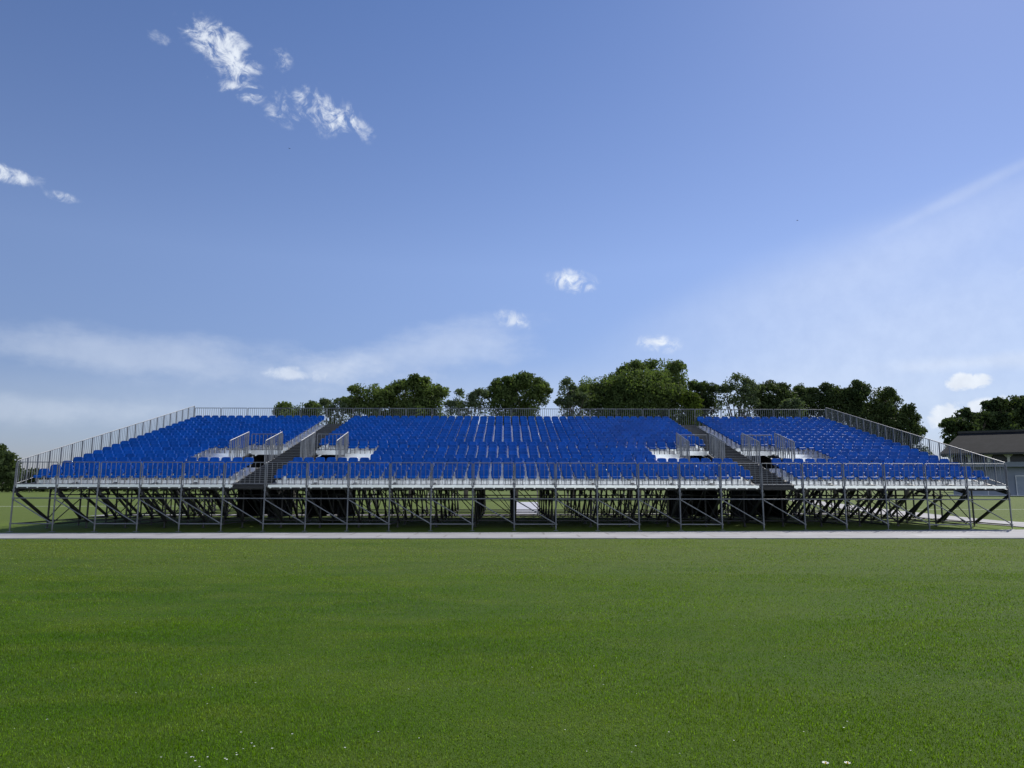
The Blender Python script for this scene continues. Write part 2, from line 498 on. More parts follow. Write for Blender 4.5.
# ---- railings
def rail_panel(a, b, bot_a, bot_b, top_a, top_b, n, rb=.0095, rp=.017, ends=True, mids=None, toe=0.06, m='galv'):
    """guard panel between plan points a and b"""
    q = MB(); A = Vector((a[0], a[1], 0)); B = Vector((b[0], b[1], 0))
    up = lambda p, h: (p.x, p.y, h)
    q.tube(up(A, top_a), up(B, top_b), rp)
    q.tube(up(A, bot_a + toe), up(B, bot_b + toe), rp * .8)
    for i in range(n + 1):
        t = i / n; P = A.lerp(B, t)
        hb = bot_a + (bot_b - bot_a) * t; ht = top_a + (top_b - top_a) * t
        post = ends and i in (0, n)
        q.tube(up(P, hb - (.05 if post else -toe)), up(P, ht), rp if post else rb, 5)
    if mids:
        for t in mids:
            P = A.lerp(B, t); hb = bot_a + (bot_b-bot_a)*t; ht = top_a + (top_b-top_a)*t
            q.box(P.x - .02, P.x + .02, P.y - .03, P.y + .03, hb - .15, ht - .02)
    return part(q, 'railing_panel', M[m])

for k in range(NB):                                                   # front
    rail_panel((bx(k) + .045, ZF - .02), (bx(k+1) - .045, ZF - .02), H_W - .02, H_W - .02, 2.75, 2.75, 8)
for k in range(NB):                                                   # back
    lo = hr(NR - 1)
    rail_panel((bx(k) + .04, ZB + .05), (bx(k+1) - .04, ZB + .05), lo, lo, 6.73, 6.73, 12, .012, .022)
def side_h(z): return 2.80 + (z - ZF) * (6.85 - 2.80) / (ZB - ZF)
for s in (-1, 1):
    zs = [ZF + .02] + [zr(r) for r in range(1, NR + 1, 2)] + [ZB + .03]
    for z0, z1 in zip(zs[:-1], zs[1:]):
        n = max(2, round((z1 - z0) / 0.16))
        rail_panel((s*(XE + .02), z0), (s*(XE + .02), z1), side_h(z0) - 1.0, side_h(z1) - 1.0, side_h(z0), side_h(z1), n, .011, .022,
                   mids=(0.5, 1.0) if z1 - z0 > 1 else (1.0,))
# guards round each entrance
for k in VOM:
    for xx in (bx(k), bx(k+1)):
        z0, z1 = zr(5) + .36, zr(8) + .46
        rail_panel((xx, z0), (xx, z1), 2.75, 3.25, 3.94, 4.54, 11, .016, .024, toe=.08, m='galv_light')
        q = MB()                                                      # mesh infill sheet between the bars, a real thin plate of bars
        for j in range(9):
            t = (j + .5) / 9
            q.tube((xx + .02, z0 + (z1 - z0) * t, 2.8 + .5*t), (xx + .02, z0 + (z1 - z0) * t, 3.9 + .6*t), .02, 4)
        part(q, 'railing_infill', M['galv_light'])
    rail_panel((bx(k) + .05, zr(9)), (bx(k+1) - .05, zr(9)), hr(9), hr(9), 4.45, 4.45, 8, .014, .022)

# ---- scaffolding
ZU = [ZF + (ZB - ZF) * i / 7 for i in range(8)]
def under(z): return 1.70 + max(0, z - Z0) * slope
for k in range(NB + 1):
    X = bx(k); g0 = gz(X)
    q = MB()
    for i, z in enumerate(ZU[1:]):
        q.tube((X, z, g0 + .06), (X, z, under(z)), .038)
        q.tube((X, z, g0), (X, z, g0 + .08), .018); q.box(X - .08, X + .08, z - .08, z + .08, g0 + 0.031, g0 + .045)
    for i in range(7):
        za, zb = ZU[i], ZU[i+1]
        q.prism([(X - .05, za, under(za) - .20), (X - .05, zb, under(zb) - .20), (X - .05, zb, under(zb)), (X - .05, za, under(za))], (.10, 0, 0))   # raker beam
        q.tube((X + .06, za, .26), (X + .06, zb, .26), .026)
        top = under(za) - .22
        nlev = max(1, round((top - .26) / 1.45))
        for L in range(nlev):
            ha = .26 + (top - .26) * L / nlev; hb = .26 + (top - .26) * (L + 1) / nlev
            q.prism([(X + .05, za, hb - .065), (X + .05, zb, ha - .065), (X + .05, zb, ha + .065), (X + .05, za, hb + .065)], (.06, 0, 0))  # front-top to rear-foot
            if (i + k + L) % 2: q.tube((X - .08, za, ha), (X - .08, zb, hb), .022, 5)   # counter-brace
            if L: q.tube((X - .05, za, ha), (X - .05, zb, ha), .026)
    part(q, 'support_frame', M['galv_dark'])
    q = MB()                                                          # front upright with jack, collars and foot plate
    q.tube((X, ZF - .06, g0 + .1), (X, ZF - .06, 1.80), .03, 8); q.tube((X, ZF - .06, 1.80), (X, ZF - .06, 2.72), .018, 8)
    q.tube((X, ZF - .06, g0 + .03), (X, ZF - .06, g0 + .12), .018, 6)
    q.box(X - .09, X + .09, ZF - .15, ZF + .03, g0 + .005, g0 + .020)
    for hh in (.27, 1.29, 1.62): q.tube((X, ZF - .06, hh - .03), (X, ZF - .06, hh + .03), .05, 8)
    part(q, 'upright', M['galv'])
for k in range(NB):
    a, b2 = bx(k), bx(k+1)
    q = MB(); q.tube((a, ZF - .06, 1.29), (b2, ZF - .06, 1.29), .024); part(q, 'ledger', M['galv'])
    q = MB(); q.tube((a + .03, ZF - .1, 1.25), (b2 - .03, ZF - .1, .3), .024); part(q, 'diagonal_brace', M['galv'])
    if k % 2 == 0 or k in (7, 16):
        if k not in (18, 20):
            q = MB(); q.tube((a, ZF - .06, .27), (b2, ZF - .06, .27), .026); part(q, 'ledger', M['galv'])
    q = MB(); q.box(a + .04, b2 - .04, ZF + .07, ZF + .12, 1.66, 1.78)
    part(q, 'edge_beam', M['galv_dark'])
    for i in (1, 2, 3, 4, 5, 7):                                               # bracing of the inner rows
        top = under(ZU[i]) - .5
        lv = 1 if i <= 2 else 2
        q = MB()
        for L in range(lv):
            h0, h1 = .3 + (top-.3)*L/lv, .3 + (top-.3)*(L+1)/lv
            if (k + L + i) % 2: q.tube((a, ZU[i] + .06, h0), (b2, ZU[i] + .06, h1), .022, 5)
            else: q.tube((a, ZU[i] + .06, h1), (b2, ZU[i] + .06, h0), .022, 5)
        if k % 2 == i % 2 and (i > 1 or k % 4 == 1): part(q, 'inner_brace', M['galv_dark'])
for i in range(1, 8):
    for hh in {1: (.3, 1.4), 4: (.3, 1.15, 2.6), 6: (.3, 2.7), 7: (.3, 1.9, 3.6)}.get(i, (.3,)):
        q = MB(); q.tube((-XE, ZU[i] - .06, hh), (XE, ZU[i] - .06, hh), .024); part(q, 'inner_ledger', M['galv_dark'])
# joists carrying the rows
for r in range(0, NR + 1, 1):
    q = MB()
    for x0, x1 in spans(min(r, NR - 1)):
        q.box(x0 + .03, x1 - .03, zr(r) + .03, zr(r) + .08, (hr(r) if r < NR else hr(NR-1)) - .20, (hr(r) if r < NR else hr(NR-1)) - .045)
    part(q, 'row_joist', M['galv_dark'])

# ---- seats
def seat_mesh():
    """one-piece shell: curved back, pan, rolled front lip; returns verts, quads (closed thickness)"""
    prof = [(.02, .28), (.03, .335), (.055, .372), (.14, .38), (.28, .36), (.355, .368), (.40, .415), (.42, .50), (.432, .585), (.438, .632), (.441, .655)]
    WID = [.34, .37, .38, .385, .39, .40, .425, .438, .425, .385, .31]; NX = 6
    outer, inner = [], []
    for i, (y, h) in enumerate(prof):
        j = min(max(i, 1), len(prof) - 2)
        ty, th = prof[j+1][0] - prof[j-1][0], prof[j+1][1] - prof[j-1][1]
        l = math.hypot(ty, th); ny, nh = -th / l, ty / l
        for k in range(NX + 1):
            u = -1 + 2 * k / NX
            w = WID[i] / 2
            curve = (u * u) * (.030 if h > .40 else .012)
            outer.append((u * w, y + ny * curve * (1 if h > .40 else 0), h + (curve if h <= .40 and i > 1 else 0)))
            inner.append((u * w, y + ny * (curve if h > .40 else 0) - ny * .014, h + (curve if h <= .40 and i > 1 else 0) - nh * .014))
    n = len(outer); C = NX + 1; Fq = []
    for i in range(len(prof) - 1):
        for k in range(NX):
            a = i*C + k
            Fq.append((a, a+1, a+1+C, a+C)); Fq.append((n+a, n+a+C, n+a+1+C, n+a+1))
    for k in range(NX):
        Fq.append((k, n+k, n+k+1, k+1)); a = (len(prof)-1)*C + k
        Fq.append((a, a+1, n+a+1, n+a))
    for i in range(len(prof) - 1):
        a = i*C; Fq.append((a, a+C, n+a+C, n+a)); a = i*C + NX
        Fq.append((a, n+a, n+a+C, a+C))
    return np.array(outer + inner), np.array(Fq)
SV, SF = seat_mesh()
def seat_rim():
    """rounded rim running up one side of the back, over the top and down the other"""
    half = [(.205, .41, .44), (.216, .42, .50), (.213, .434, .575), (.200, .44, .615), (.178, .444, .643), (.145, .446, .658), (.08, .444, .661)]
    path = [Vector((-x, y, z)) for x, y, z in half] + [Vector((0, .442, .662))] + [Vector(p) for p in reversed(half)]
    n = 6; vs = []; fs = []
    for i, p in enumerate(path):
        t = (path[min(i+1, len(path)-1)] - path[max(i-1, 0)]).normalized()
        a_ = Vector((0, 1, 0)); a_ = (a_ - t * a_.dot(t)).normalized(); b_ = t.cross(a_)
        r = .010
        for k in range(n):
            th = 2 * math.pi * k / n
            vs.append(tuple(p + (a_ * math.cos(th) + b_ * math.sin(th)) * r))
    for i in range(len(path) - 1):
        for k in range(n):
            fs.append((i*n + k, i*n + (k+1) % n, (i+1)*n + (k+1) % n, (i+1)*n + k))
    return np.array(vs), np.array(fs)
RV, RF = seat_rim()
NSF = len(SF)
SF = np.concatenate([SF, RF + len(SV)]); SV = np.concatenate([SV, RV])
def rim_slots(me, per):
    me.materials.append(M['seat_rim'])
    idx = np.tile(np.r_[np.zeros(NSF, np.int32), np.ones(per - NSF, np.int32)], len(me.polygons) // per).astype(np.int32)
    me.polygons.foreach_set('material_index', idx); me.update()
    return me
shell_me = rim_slots(np_mesh('seat', SV, SF, M['seat'], True), len(SF))
brk = MB()
for xx in (-.12, .12):
    brk.box(xx - .02, xx + .02, .16, .36, .30, .347); brk.box(xx - .02, xx + .02, .24, .30, .002, .298)
brk.box(-.16, .16, .20, .34, .0015, .012)
brk_me = brk.mesh('seat_bracket', M['bracket'])
seats = []
for r in range(NR):
    for x0, x1 in seat_spans(r):
        L = x1 - x0
        n = int(round((L - .06) / .51))
        pitch = (L - .04) / n
        for i in range(n):
            seats.append((x0 + .02 + pitch * (i + .5), zr(r) + .17, hr(r), r))
print('seats', len(seats))
# the 100 that show largest: the first row and the middle of the second
near = sorted(range(len(seats)), key=lambda i: math.hypot(seats[i][0] * 1.0, seats[i][1]) + (0 if seats[i][3] == 0 else 5))[:100]
near_set = set(near)
for i in near:
    x, y, h, r = seats[i]
    o = link('seat', shell_me, stand); o.location = (x + random.uniform(-.004, .004), y - ZF, h); o.rotation_euler = (random.uniform(-.01, .01), 0, random.uniform(-.012, .012))
    b_ = link('seat_bracket', brk_me, o)
rest = np.array([seats[i][:3] for i in range(len(seats)) if i not in near_set])
jit = rng.normal(0, .004, rest.shape); jit[:, 2] *= .4
BV = np.array(brk.v); BF = np.array(brk.f)
def tile(Vb, Fb):
    yaw = rng.normal(0, .012, len(rest)); c, s = np.cos(yaw)[:, None], np.sin(yaw)[:, None]
    P = np.stack([Vb[None, :, 0]*c - Vb[None, :, 1]*s, Vb[None, :, 0]*s + Vb[None, :, 1]*c, np.repeat(Vb[None, :, 2], len(rest), 0)], 2)
    P = P + (rest + jit)[:, None, :] - np.array([0, ZF, 0])
    FF = Fb[None] + (np.arange(len(rest)) * len(Vb))[:, None, None]
    return P.reshape(-1, 3), FF.reshape(-1, Fb.shape[1])
V, Fc = tile(SV, SF)
tag(link('seat', rim_slots(np_mesh('seat_rows', V, Fc, M['seat'], True), len(SF)), stand), kind='stuff')
V, Fc = tile(BV, BF)
tag(link('seat_bracket', np_mesh('seat_bracket_rows', V, Fc, M['bracket']), stand), kind='stuff')

# ---------------------------------------------------------------- trees
def leaves(lobes, n_per, size, rnd, sparse=1.0):
    """leaf-clump faces spread over lumpy lobes: lobes = [(centre, radii)]"""
    out = []
    for (c, rad) in lobes:
        c = np.array(c); rad = np.array(rad)
        vol = (rad[0] * rad[2])
        nb = int(sparse * (14 + vol * 2.6))
        # clumps inside/over the lobe
        u = rnd.normal(size=(nb, 3)); u /= np.linalg.norm(u, axis=1)[:, None]
        rr = (rnd.uniform(.08, .92, nb) ** .5)[:, None]
        cc = c + u * rr * rad
        cr = rnd.uniform(.14, .30, nb) * (rad.mean()) + .40
        for k in range(nb):
            m = int(n_per * 2.9 * cr[k] ** 1.7 * rnd.uniform(.6, 1.2)) + 10
            v = rnd.normal(size=(m, 3)); v /= np.linalg.norm(v, axis=1)[:, None]
            d = rnd.uniform(.35, 1.12, m) ** .6
            p = cc[k] + v * (d * cr[k])[:, None] * np.array([1.15, 1.15, .8])
            out.append((p, v))
    P = np.concatenate([a for a, _ in out]); N = np.concatenate([b_ for _, b_ in out])
    n = len(P)
    N = N + rnd.normal(0, .7, (n, 3)); N /= np.linalg.norm(N, axis=1)[:, None]
    T = np.cross(N, rnd.normal(size=(n, 3))); T /= np.linalg.norm(T, axis=1)[:, None]
    B = np.cross(N, T)
    s = (size * rnd.uniform(.55, 1.35, n))[:, None]
    q = np.stack([P - T*s, P - B*s*.55 + T*s*.1, P + T*s, P + B*s*.6 - T*s*.15], 1)
    return q.reshape(-1, 3), np.arange(n * 4).reshape(n, 4)

def tree(name, label, lobes_px, D, m, group, n_per=34, size=.175, cat='tree', sparse=1.0, seed=0, base_px=None, trunks=1, lower=True):
    rnd = np.random.default_rng(seed + 100)
    k = F / D / math.cos(PITCH)
    lobes = []
    for i, (px, py, rx, ry) in enumerate(lobes_px):
        y = D + (rnd.uniform(-.5, .5) * rx / k if i else 0)
        c = at_depth(px, py, D)
        lobes.append(((c.x, y, c.z), (rx / k, rx / k * .95, ry / k)))
    for (c, rad) in list(lobes):
        for j in range(3):
            th = rnd.uniform(.1, 3.04); f = rnd.uniform(.22, .36)
            lobes.append(((c[0] + math.cos(th) * rad[0] * .92, c[1] + rnd.normal() * rad[1] * .4, c[2] + math.sin(th) * rad[2] * .86), (rad[0] * f, rad[1] * f, rad[2] * f * .9)))
    zmin = min(l[0][2] - l[1][2] for l in lobes)
    xs = [l[0][0] for l in lobes]; ws = [l[1][0] for l in lobes]
    x0 = min(x - w for x, w in zip(xs, ws)); x1 = max(x + w for x, w in zip(xs, ws))
    xc = (x0 + x1) / 2
    if lower and zmin > 4:
        lobes.append(((xc, D, zmin * .86), ((x1 - x0) * .47, (x1 - x0) * .40, zmin * .40)))
    root = thing(name, label, cat, (xc, D, gz(xc)), group)
    V, Fc = leaves(lobes, n_per, size, rnd, sparse)
    V = V[:, :] - np.array([xc, D, 0])
    V[:, 2] = np.maximum(V[:, 2], .15)
    link('crown', np_mesh('crown', V, Fc, m), root)
    t = MB()
    Htop = max(l[0][2] for l in lobes)
    r0 = max(.12, Htop * .022)
    fork = Htop * .33
    for j in range(trunks):
        bxs = (j - (trunks - 1) / 2) * 1.2
        t.tube((bxs, 0, 0), (bxs * 1.2, 0, fork), r0, 9, r0 * .75)
    for (c, rad) in lobes:
        tip = Vector((c[0] - xc, c[1] - D, c[2] + rad[2] * .5))
        if tip.z < fork: continue
        midp = Vector((tip.x * .45, tip.y * .45, fork + (tip.z - fork) * .5))
        q3 = midp.lerp(tip, .5) + Vector((rnd.normal() * rad[0] * .35, rnd.normal() * rad[1] * .3, 0))
        tip = tip + Vector((rnd.normal() * rad[0] * .3, 0, -rad[2] * .35))
        t.tube((0, 0, fork - .1), midp, r0 * .55, 7, r0 * .3); t.tube(midp, q3, r0 * .3, 6, r0 * .16); t.tube(q3, tip, r0 * .16, 5, r0 * .05)
        for j in range(4):
            e = midp + Vector((rnd.normal() * rad[0] * .6, rnd.normal() * rad[1] * .5, min(abs(rnd.normal()), 1.2) * rad[2] * .3))
            t.tube(midp, e, r0 * .22, 5, r0 * .06)
    t.build('trunk', M['bark'], root)
    return root

G = 'trees standing behind the grandstand'
tree('tree', 'low rounded green tree showing just above the back rail of the left seating block',
     [(297, 413, 19, 11), (284, 414, 9, 8), (312, 412, 9, 9)], 100, M['leaf_mid'], G, seed=1)
tree('tree', 'thin wispy grey-green tree rising above the left stair gap',
     [(327, 408, 7, 8), (338, 410, 9, 9)], 97, M['leaf_grey'], G, n_per=16, sparse=.6, seed=2)
tree('tree', 'mid green tree stepping up on the left shoulder of the widest left-hand clump',
     [(366, 402, 18, 16), (352, 407, 12, 10), (380, 398, 13, 15)], 99, M['leaf_mid'], G, seed=3)
tree('tree', 'broad green tree forming the highest crown left of the centre',
     [(415, 398, 25, 19), (395, 402, 18, 16), (432, 402, 17, 17), (418, 388, 16, 9)], 101, M['leaf_mid'], G, seed=4)
tree('tree', 'sparse see-through tree between the broad left crown and the round one',
     [(463, 403, 13, 14), (480, 402, 9, 12), (454, 408, 9, 8)], 98, M['leaf_grey'], G, n_per=20, sparse=.6, seed=5)
tree('tree', 'round green tree near the centre with a gap of open sky on its right',
     [(515, 395, 25, 18), (498, 396, 14, 15), (536, 396, 13, 16), (520, 384, 16, 8)], 100, M['leaf_mid'], G, n_per=30, seed=6)
tree('tree', 'slim pale green tree at the left foot of the tallest crown',
     [(566, 393, 9, 13), (577, 402, 10, 10), (565, 405, 8, 8)], 96, M['leaf_grey'], G, n_per=22, sparse=.7, seed=7)
tree('tree', 'biggest and tallest tree with a wide domed crown above the back rail',
     [(632, 382, 34, 18), (606, 390, 24, 16), (662, 380, 27, 19), (640, 394, 44, 18), (592, 399, 19, 13), (676, 392, 17, 16)], 100, M['leaf_mid'], G, n_per=36, seed=8, trunks=2)
tree('bush', 'yellow-green bush tucked under the right edge of the tallest crown',
     [(690, 403, 8, 9)], 94, M['leaf_lime'], G, cat='bush', seed=9)
tree('tree', 'small dark tree just right of the yellow-green bush',
     [(706, 398, 14, 14), (698, 404, 10, 9)], 99, M['leaf_dark'], G, seed=10)
tree('tree', 'airy grey-green tree with branches showing against the sky',
     [(738, 388, 15, 13), (726, 398, 10, 12), (750, 397, 11, 13)], 97, M['leaf_grey'], G, n_per=18, sparse=.6, seed=11)
tree('tree', 'dense dark green tree filling in right of the airy grey one',
     [(772, 398, 20, 15), (760, 402, 13, 13), (787, 400, 12, 14)], 100, M['leaf_dark'], G, seed=12)
tree('tree', 'narrow dark tree with a flat top behind the corner of the back rail',
     [(803, 397, 10, 11), (798, 404, 9, 10)], 103, M['leaf_dark'], G, seed=13)
tree('bush', 'low rounded dull green bush peeping over the back rail in front of the dark trees',
     [(793, 408, 10, 7)], 92, M['leaf_grey'], G, cat='bush', seed=14)
tree('tree', 'dark tree with a rounded top left of the pointed one by the right-hand railing',
     [(828, 400, 14, 14), (818, 405, 9, 11), (841, 402, 10, 12)], 101, M['leaf_dark'], G, seed=15)
tree('tree', 'dark tree with the pointed top above the sloping right-hand railing',
     [(858, 396, 11, 13), (868, 404, 18, 16), (850, 407, 13, 15)], 100, M['leaf_dark'], G, seed=16)
tree('tree', 'dark tree with a ragged top behind the sloping right-hand railing',
     [(890, 404, 10, 12), (886, 416, 16, 17)], 102, M['leaf_dark'], G, seed=17)
tree('tree', 'dark rounded tree ending the right-hand row of trees',
     [(903, 422, 14, 14), (895, 424, 16, 14), (917, 434, 9, 11)], 98, M['leaf_dark'], G, seed=18)
G2 = 'trees behind the pavilion'
tree('tree', 'dark tree rising above the left end of the pavilion roof',
     [(958, 428, 14, 9), (975, 422, 16, 12)], 165, M['leaf_dark'], G2, n_per=12, size=.42, seed=19)
tree('tree', 'tall dark tree above the pavilion roof at the right edge of the view',
     [(1000, 416, 18, 15), (1022, 412, 16, 15), (1045, 410, 20, 18), (985, 424, 12, 12)], 168, M['leaf_dark'], G2, n_per=12, size=.42, seed=20)
G3 = 'trees at the far left edge of the field'
tree('tree', 'dark round tree at the far left edge of the field',
     [(2, 465, 14, 16), (-12, 462, 18, 20), (10, 474, 9, 13)], 190, M['leaf_dark'], G3, n_per=9, size=.48, seed=21)
tree('tree', 'low dark tree beside the left front corner of the grandstand, far across the field',
     [(24, 476, 12, 10), (38, 478, 10, 8)], 200, M['leaf_dark'], G3, n_per=9, size=.48, seed=22)

def hedge(name, label, x0, x1, y, h, w, seed):
    rnd = np.random.default_rng(seed)
    n = int((x1 - x0) * 26)
    P = np.stack([rnd.uniform(x0, x1, n), y + rnd.normal(0, w * .4, n), rnd.uniform(.05, 1, n) * h], 1)
    P[:, 2] *= 1 + .18 * np.sin(P[:, 0] * .23 + seed) + .12 * np.sin(P[:, 0] * .71)
    T = rnd.normal(size=(n, 3)); T /= np.linalg.norm(T, axis=1)[:, None]
    N = np.cross(T, rnd.normal(size=(n, 3))); N /= np.linalg.norm(N, axis=1)[:, None]
    s = rnd.uniform(.25, .55, n)[:, None]
    q = np.stack([P - T*s, P - N*s, P + T*s, P + N*s], 1).reshape(-1, 3)
    q[:, 2] = np.maximum(q[:, 2], .03) + q[:, 0] * SLOPE_X
    o = link(name, np_mesh(name, q, np.arange(n*4).reshape(n, 4), M['leaf_dark']))
    tag(o, label, 'hedge')
    rebase(o, ((x0 + x1) / 2, y, gz((x0 + x1) / 2)))
hedge('hedge', 'long low dark hedge along the far side of the field, seen under the grandstand', -230, 66, 215, 2.4, 1.6, 1)

# ---------------------------------------------------------------- pavilion
PZ, PX = 115.0, 70.5
pv = thing('pavilion', 'long low pavilion with grey tiled roof and pale walls right of the grandstand', 'building', (PX, PZ, gz(PX)))
pv.rotation_euler = (0, 0, R(-33))
def pp(mb, name, m, parent=None):
    return mb.build(name, m, parent or pv)
LB = 46.0
q = MB(); q.box(1, LB, 2.5, 13, -.2, 5.2); pp(q, 'wall', M['wall_blue'])
q = MB(); q.box(1.2, LB - .2, 2.62, 12.8, 5.203, 6.65); pp(q, 'upper_glazing', M['dark'])
q = MB(); q.box(.6, LB, 1.2, 2.497, 4.6, 5.35); pp(q, 'balcony', M['wall_blue'])
rf = MB()
e0, e1, rh, eh = -.4, 15.4, 10.5, 6.75
ym = (e0 + e1) / 2
rf.add([(-.5, e0, eh), (LB + 1, e0, eh), (LB + 1, e1, eh), (-.5, e1, eh), (2.6, ym, rh), (LB + 1, ym, rh)],
       [(0, 1, 5, 4), (2, 3, 4, 5), (3, 0, 4), (1, 2, 5), (3, 2, 1, 0)])
ro = pp(rf, 'roof', M['roof'])
q = MB(); q.box(2.3, LB + 1, ym - .25, ym + .25, rh - .05, rh + .30); pp(q, 'ridge', M['ridge'], ro)
q = MB(); q.box(-.5, LB + 1, e0 - .16, e0 - .003, eh - .26, eh + .05); pp(q, 'gutter', M['ridge'], ro)
q = MB(); q.tube((13.5, 3.4, 8.3), (13.5, 3.4, 9.3), .13, 8); pp(q, 'vent_pipe', M['ridge'], ro)
x = 1.0
while x < LB:
    q = MB(); q.box(x - .18, x + .18, 1.3, 1.65, 5.353, 6.74)
    q.prism([(x - .8, 1.4, 6.74), (x - .18, 1.4, 6.0), (x + .18, 1.4, 6.0), (x + .8, 1.4, 6.74)], (0, .2, 0))
    pp(q, 'post', M['trim']); x += 2.6
x = 2.5
for k in range(6):
    q = MB(); q.box(x, x + 3.2, 2.40, 2.497, .15, 3.1)
    d = pp(q, 'door', M['door'])
    q = MB()
    for xa_, xb_ in ((x - .12, x), (x + 3.2, x + 3.32)): q.box(xa_, xb_, 2.36, 2.496, .1, 3.1)
    q.box(x - .12, x + 3.32, 2.36, 2.496, 3.103, 3.25)
    pp(q, 'door_frame', M['trim'], d); x += 7.1
q = MB(); q.box(0, LB, 1.9, 2.35, -.2, .16); pp(q, 'plinth', M['trim'])

# ---------------------------------------------------------------- birds
for (px, py, D, s, lab) in ((289, 149, 150, .38, 'tiny dark bird flying high on the left below the broken white cloud'),
                            (797, 220, 150, .40, 'tiny dark bird flying on the right beneath the long pale streak')):
    c = at_depth(px, py, D)
    q = MB()
    n = 8; rings = []
    prof = [(-.5, .01), (-.35, .06), (-.1, .11), (.15, .10), (.32, .06), (.42, .07), (.5, .02)]
    for (y, r) in prof: rings.append([(math.cos(2*math.pi*k/n)*r, y, math.sin(2*math.pi*k/n)*r) for k in range(n)])
    vs = [p for rg in rings for p in rg]
    fs = [(i*n+k, i*n+(k+1)%n, (i+1)*n+(k+1)%n, (i+1)*n+k) for i in range(len(prof)-1) for k in range(n)]
    q.add(vs, fs)
    for sg in (-1, 1):
        q.prism([(sg*.05, -.12, .03), (sg*.5, -.05, .20), (sg*1.0, -.2, .12), (sg*.5, .18, .20), (sg*.05, .2, .03)], (0, 0, .02))
    q.prism([(-.05, -.45, 0), (.05, -.45, 0), (.14, -.75, 0), (-.14, -.75, 0)], (0, 0, .015))
    q.v = [(x*s, y*s, z*s) for x, y, z in q.v]
    o = q.build('bird', M['feather'], None, True); o.location = c; o.rotation_euler = (0, 0, R(60))
    tag(o, lab, 'bird', 'birds high in the sky')

# ---------------------------------------------------------------- sky and sun
SUN_EL, SUN_AZ = R(45), R(38.5)          # azimuth from +Y (behind the stand) towards +X
w = bpy.data.worlds.new('World'); scene.world = w; w.use_nodes = True
nt = w.node_tree
for n in list(nt.nodes): nt.nodes.remove(n)
out = nt.nodes.new('ShaderNodeOutputWorld')
sky = nt.nodes.new('ShaderNodeTexSky'); sky.sky_type = 'NISHITA'
sky.sun_disc = False; sky.sun_elevation = SUN_EL; sky.sun_rotation = SUN_AZ
sky.altitude = 50; sky.air_density = 1.0; sky.dust_density = 0.15; sky.ozone_density = 4.0
bg = nt.nodes.new('ShaderNodeBackground'); bg.inputs['Strength'].default_value = 0.1
tc = nt.nodes.new('ShaderNodeTexCoord').outputs['Generated']
sep = nt.nodes.new('ShaderNodeSeparateXYZ'); nt.links.new(tc, sep.inputs[0])
air = ramp(nt, sep.outputs[2], [(0.0, (0.54, 0.55, 0.76)), (0.10, (0.72, 0.67, 0.80)), (0.3, (1.07, 0.95, 1.03)), (0.6, (0.83, 0.84, 1.0))])
nt.links.new(mix(nt, 1.0, sky.outputs[0], air, 'MULTIPLY'), bg.inputs['Color'])
nz = noise(nt, 34, 7, 0.62, tc)
nz.node.inputs['Distortion'].default_value = 0.5
nz3 = noise(nt, 46, 9, 0.68, tc); nz3.node.inputs['Distortion'].default_value = 0.9
nz2 = noise(nt, 9, 5, 0.6, tc, (1, 1, 2.2))
def vm(op, a, b=None):
    n = nt.nodes.new('ShaderNodeVectorMath'); n.operation = op
    nt.links.new(a, n.inputs[0])
    if b is not None: n.inputs[1].default_value = b
    return n
# px, py, half width, half height, tilt (deg, + = rising to the right), opacity, softness, ragged, kind of noise
CL = [
 (222, 52, 34, 20, -35, .85, .9, 1.5, 1), (236, 88, 28, 11, -10, .85, .8, 1.3, 1), (210, 40, 26, 8, -12, .6, 1.0, 1.6, 1),
 (279, 58, 10, 12, 0, .55, 1.0, 1.4, 1), (318, 112, 34, 20, -12, .95, .8, 1.3, 1), (272, 112, 20, 8, -30, .6, .9, 1.4, 1),
 (362, 129, 14, 9, -45, .6, .9, 1.3, 1), (157, 38, 14, 6, -10, .35, 1.0, 1.5, 1),
 (10, 176, 34, 8, -8, .8, .8, 1.2, 1), (62, 198, 15, 5, -8, .55, .9, 1.2, 1),
 (572, 281, 27, 11, -8, 1.0, .6, 0.8, 1), (512, 321, 17, 9, -20, .7, .8, 0.9, 1), (661, 344, 24, 9, -4, 1.1, .6, 0.8, 1),
 (295, 376, 30, 8, -3, .75, .8, 1.0, 1), (966, 381, 22, 9, 2, 1.2, .4, 1.0, 1), (948, 418, 30, 14, 10, 1.15, .45, 1.1, 1),
 (990, 408, 34, 10, 14, 1.15, .45, 1.1, 1), (1024, 273, 8, 6, 0, .5, .8, 1.0, 1), (880, 392, 16, 6, 0, .5, .8, 1.0, 1),
 (205, 34, 30, 10, 10, .5, 1.0, 1.6, 1), (250, 70, 16, 9, 20, .5, 1.0, 1.5, 1), (300, 100, 14, 14, 40, .6, 1.0, 1.4, 1), (340, 118, 16, 9, -20, .6, 1.0, 1.4, 1), (232, 60, 18, 24, 0, .6, .9, 1.4, 1),
 # thin high cloud
 (150, 358, 330, 30, -4, .40, 1.0, .8, 2), (60, 412, 220, 20, -2, .30, 1.0, .8, 2), (440, 348, 150, 30, 8, .42, 1.0, .8, 2),
 (960, 225, 330, 48, 24, .22, 1.0, .05, 2), (975, 187, 130, 9, 25, .22, 1.0, .3, 2), (760, 290, 230, 40, 22, .14, 1.0, .03, 2),
 (980, 362, 150, 12, 3, .45, 1.0, .6, 2), (900, 345, 460, 140, 12, .50, 1.0, .02, 2), (500, 405, 800, 50, 0, .26, 1.0, .03, 2),
]
acc = None
shade_acc = None
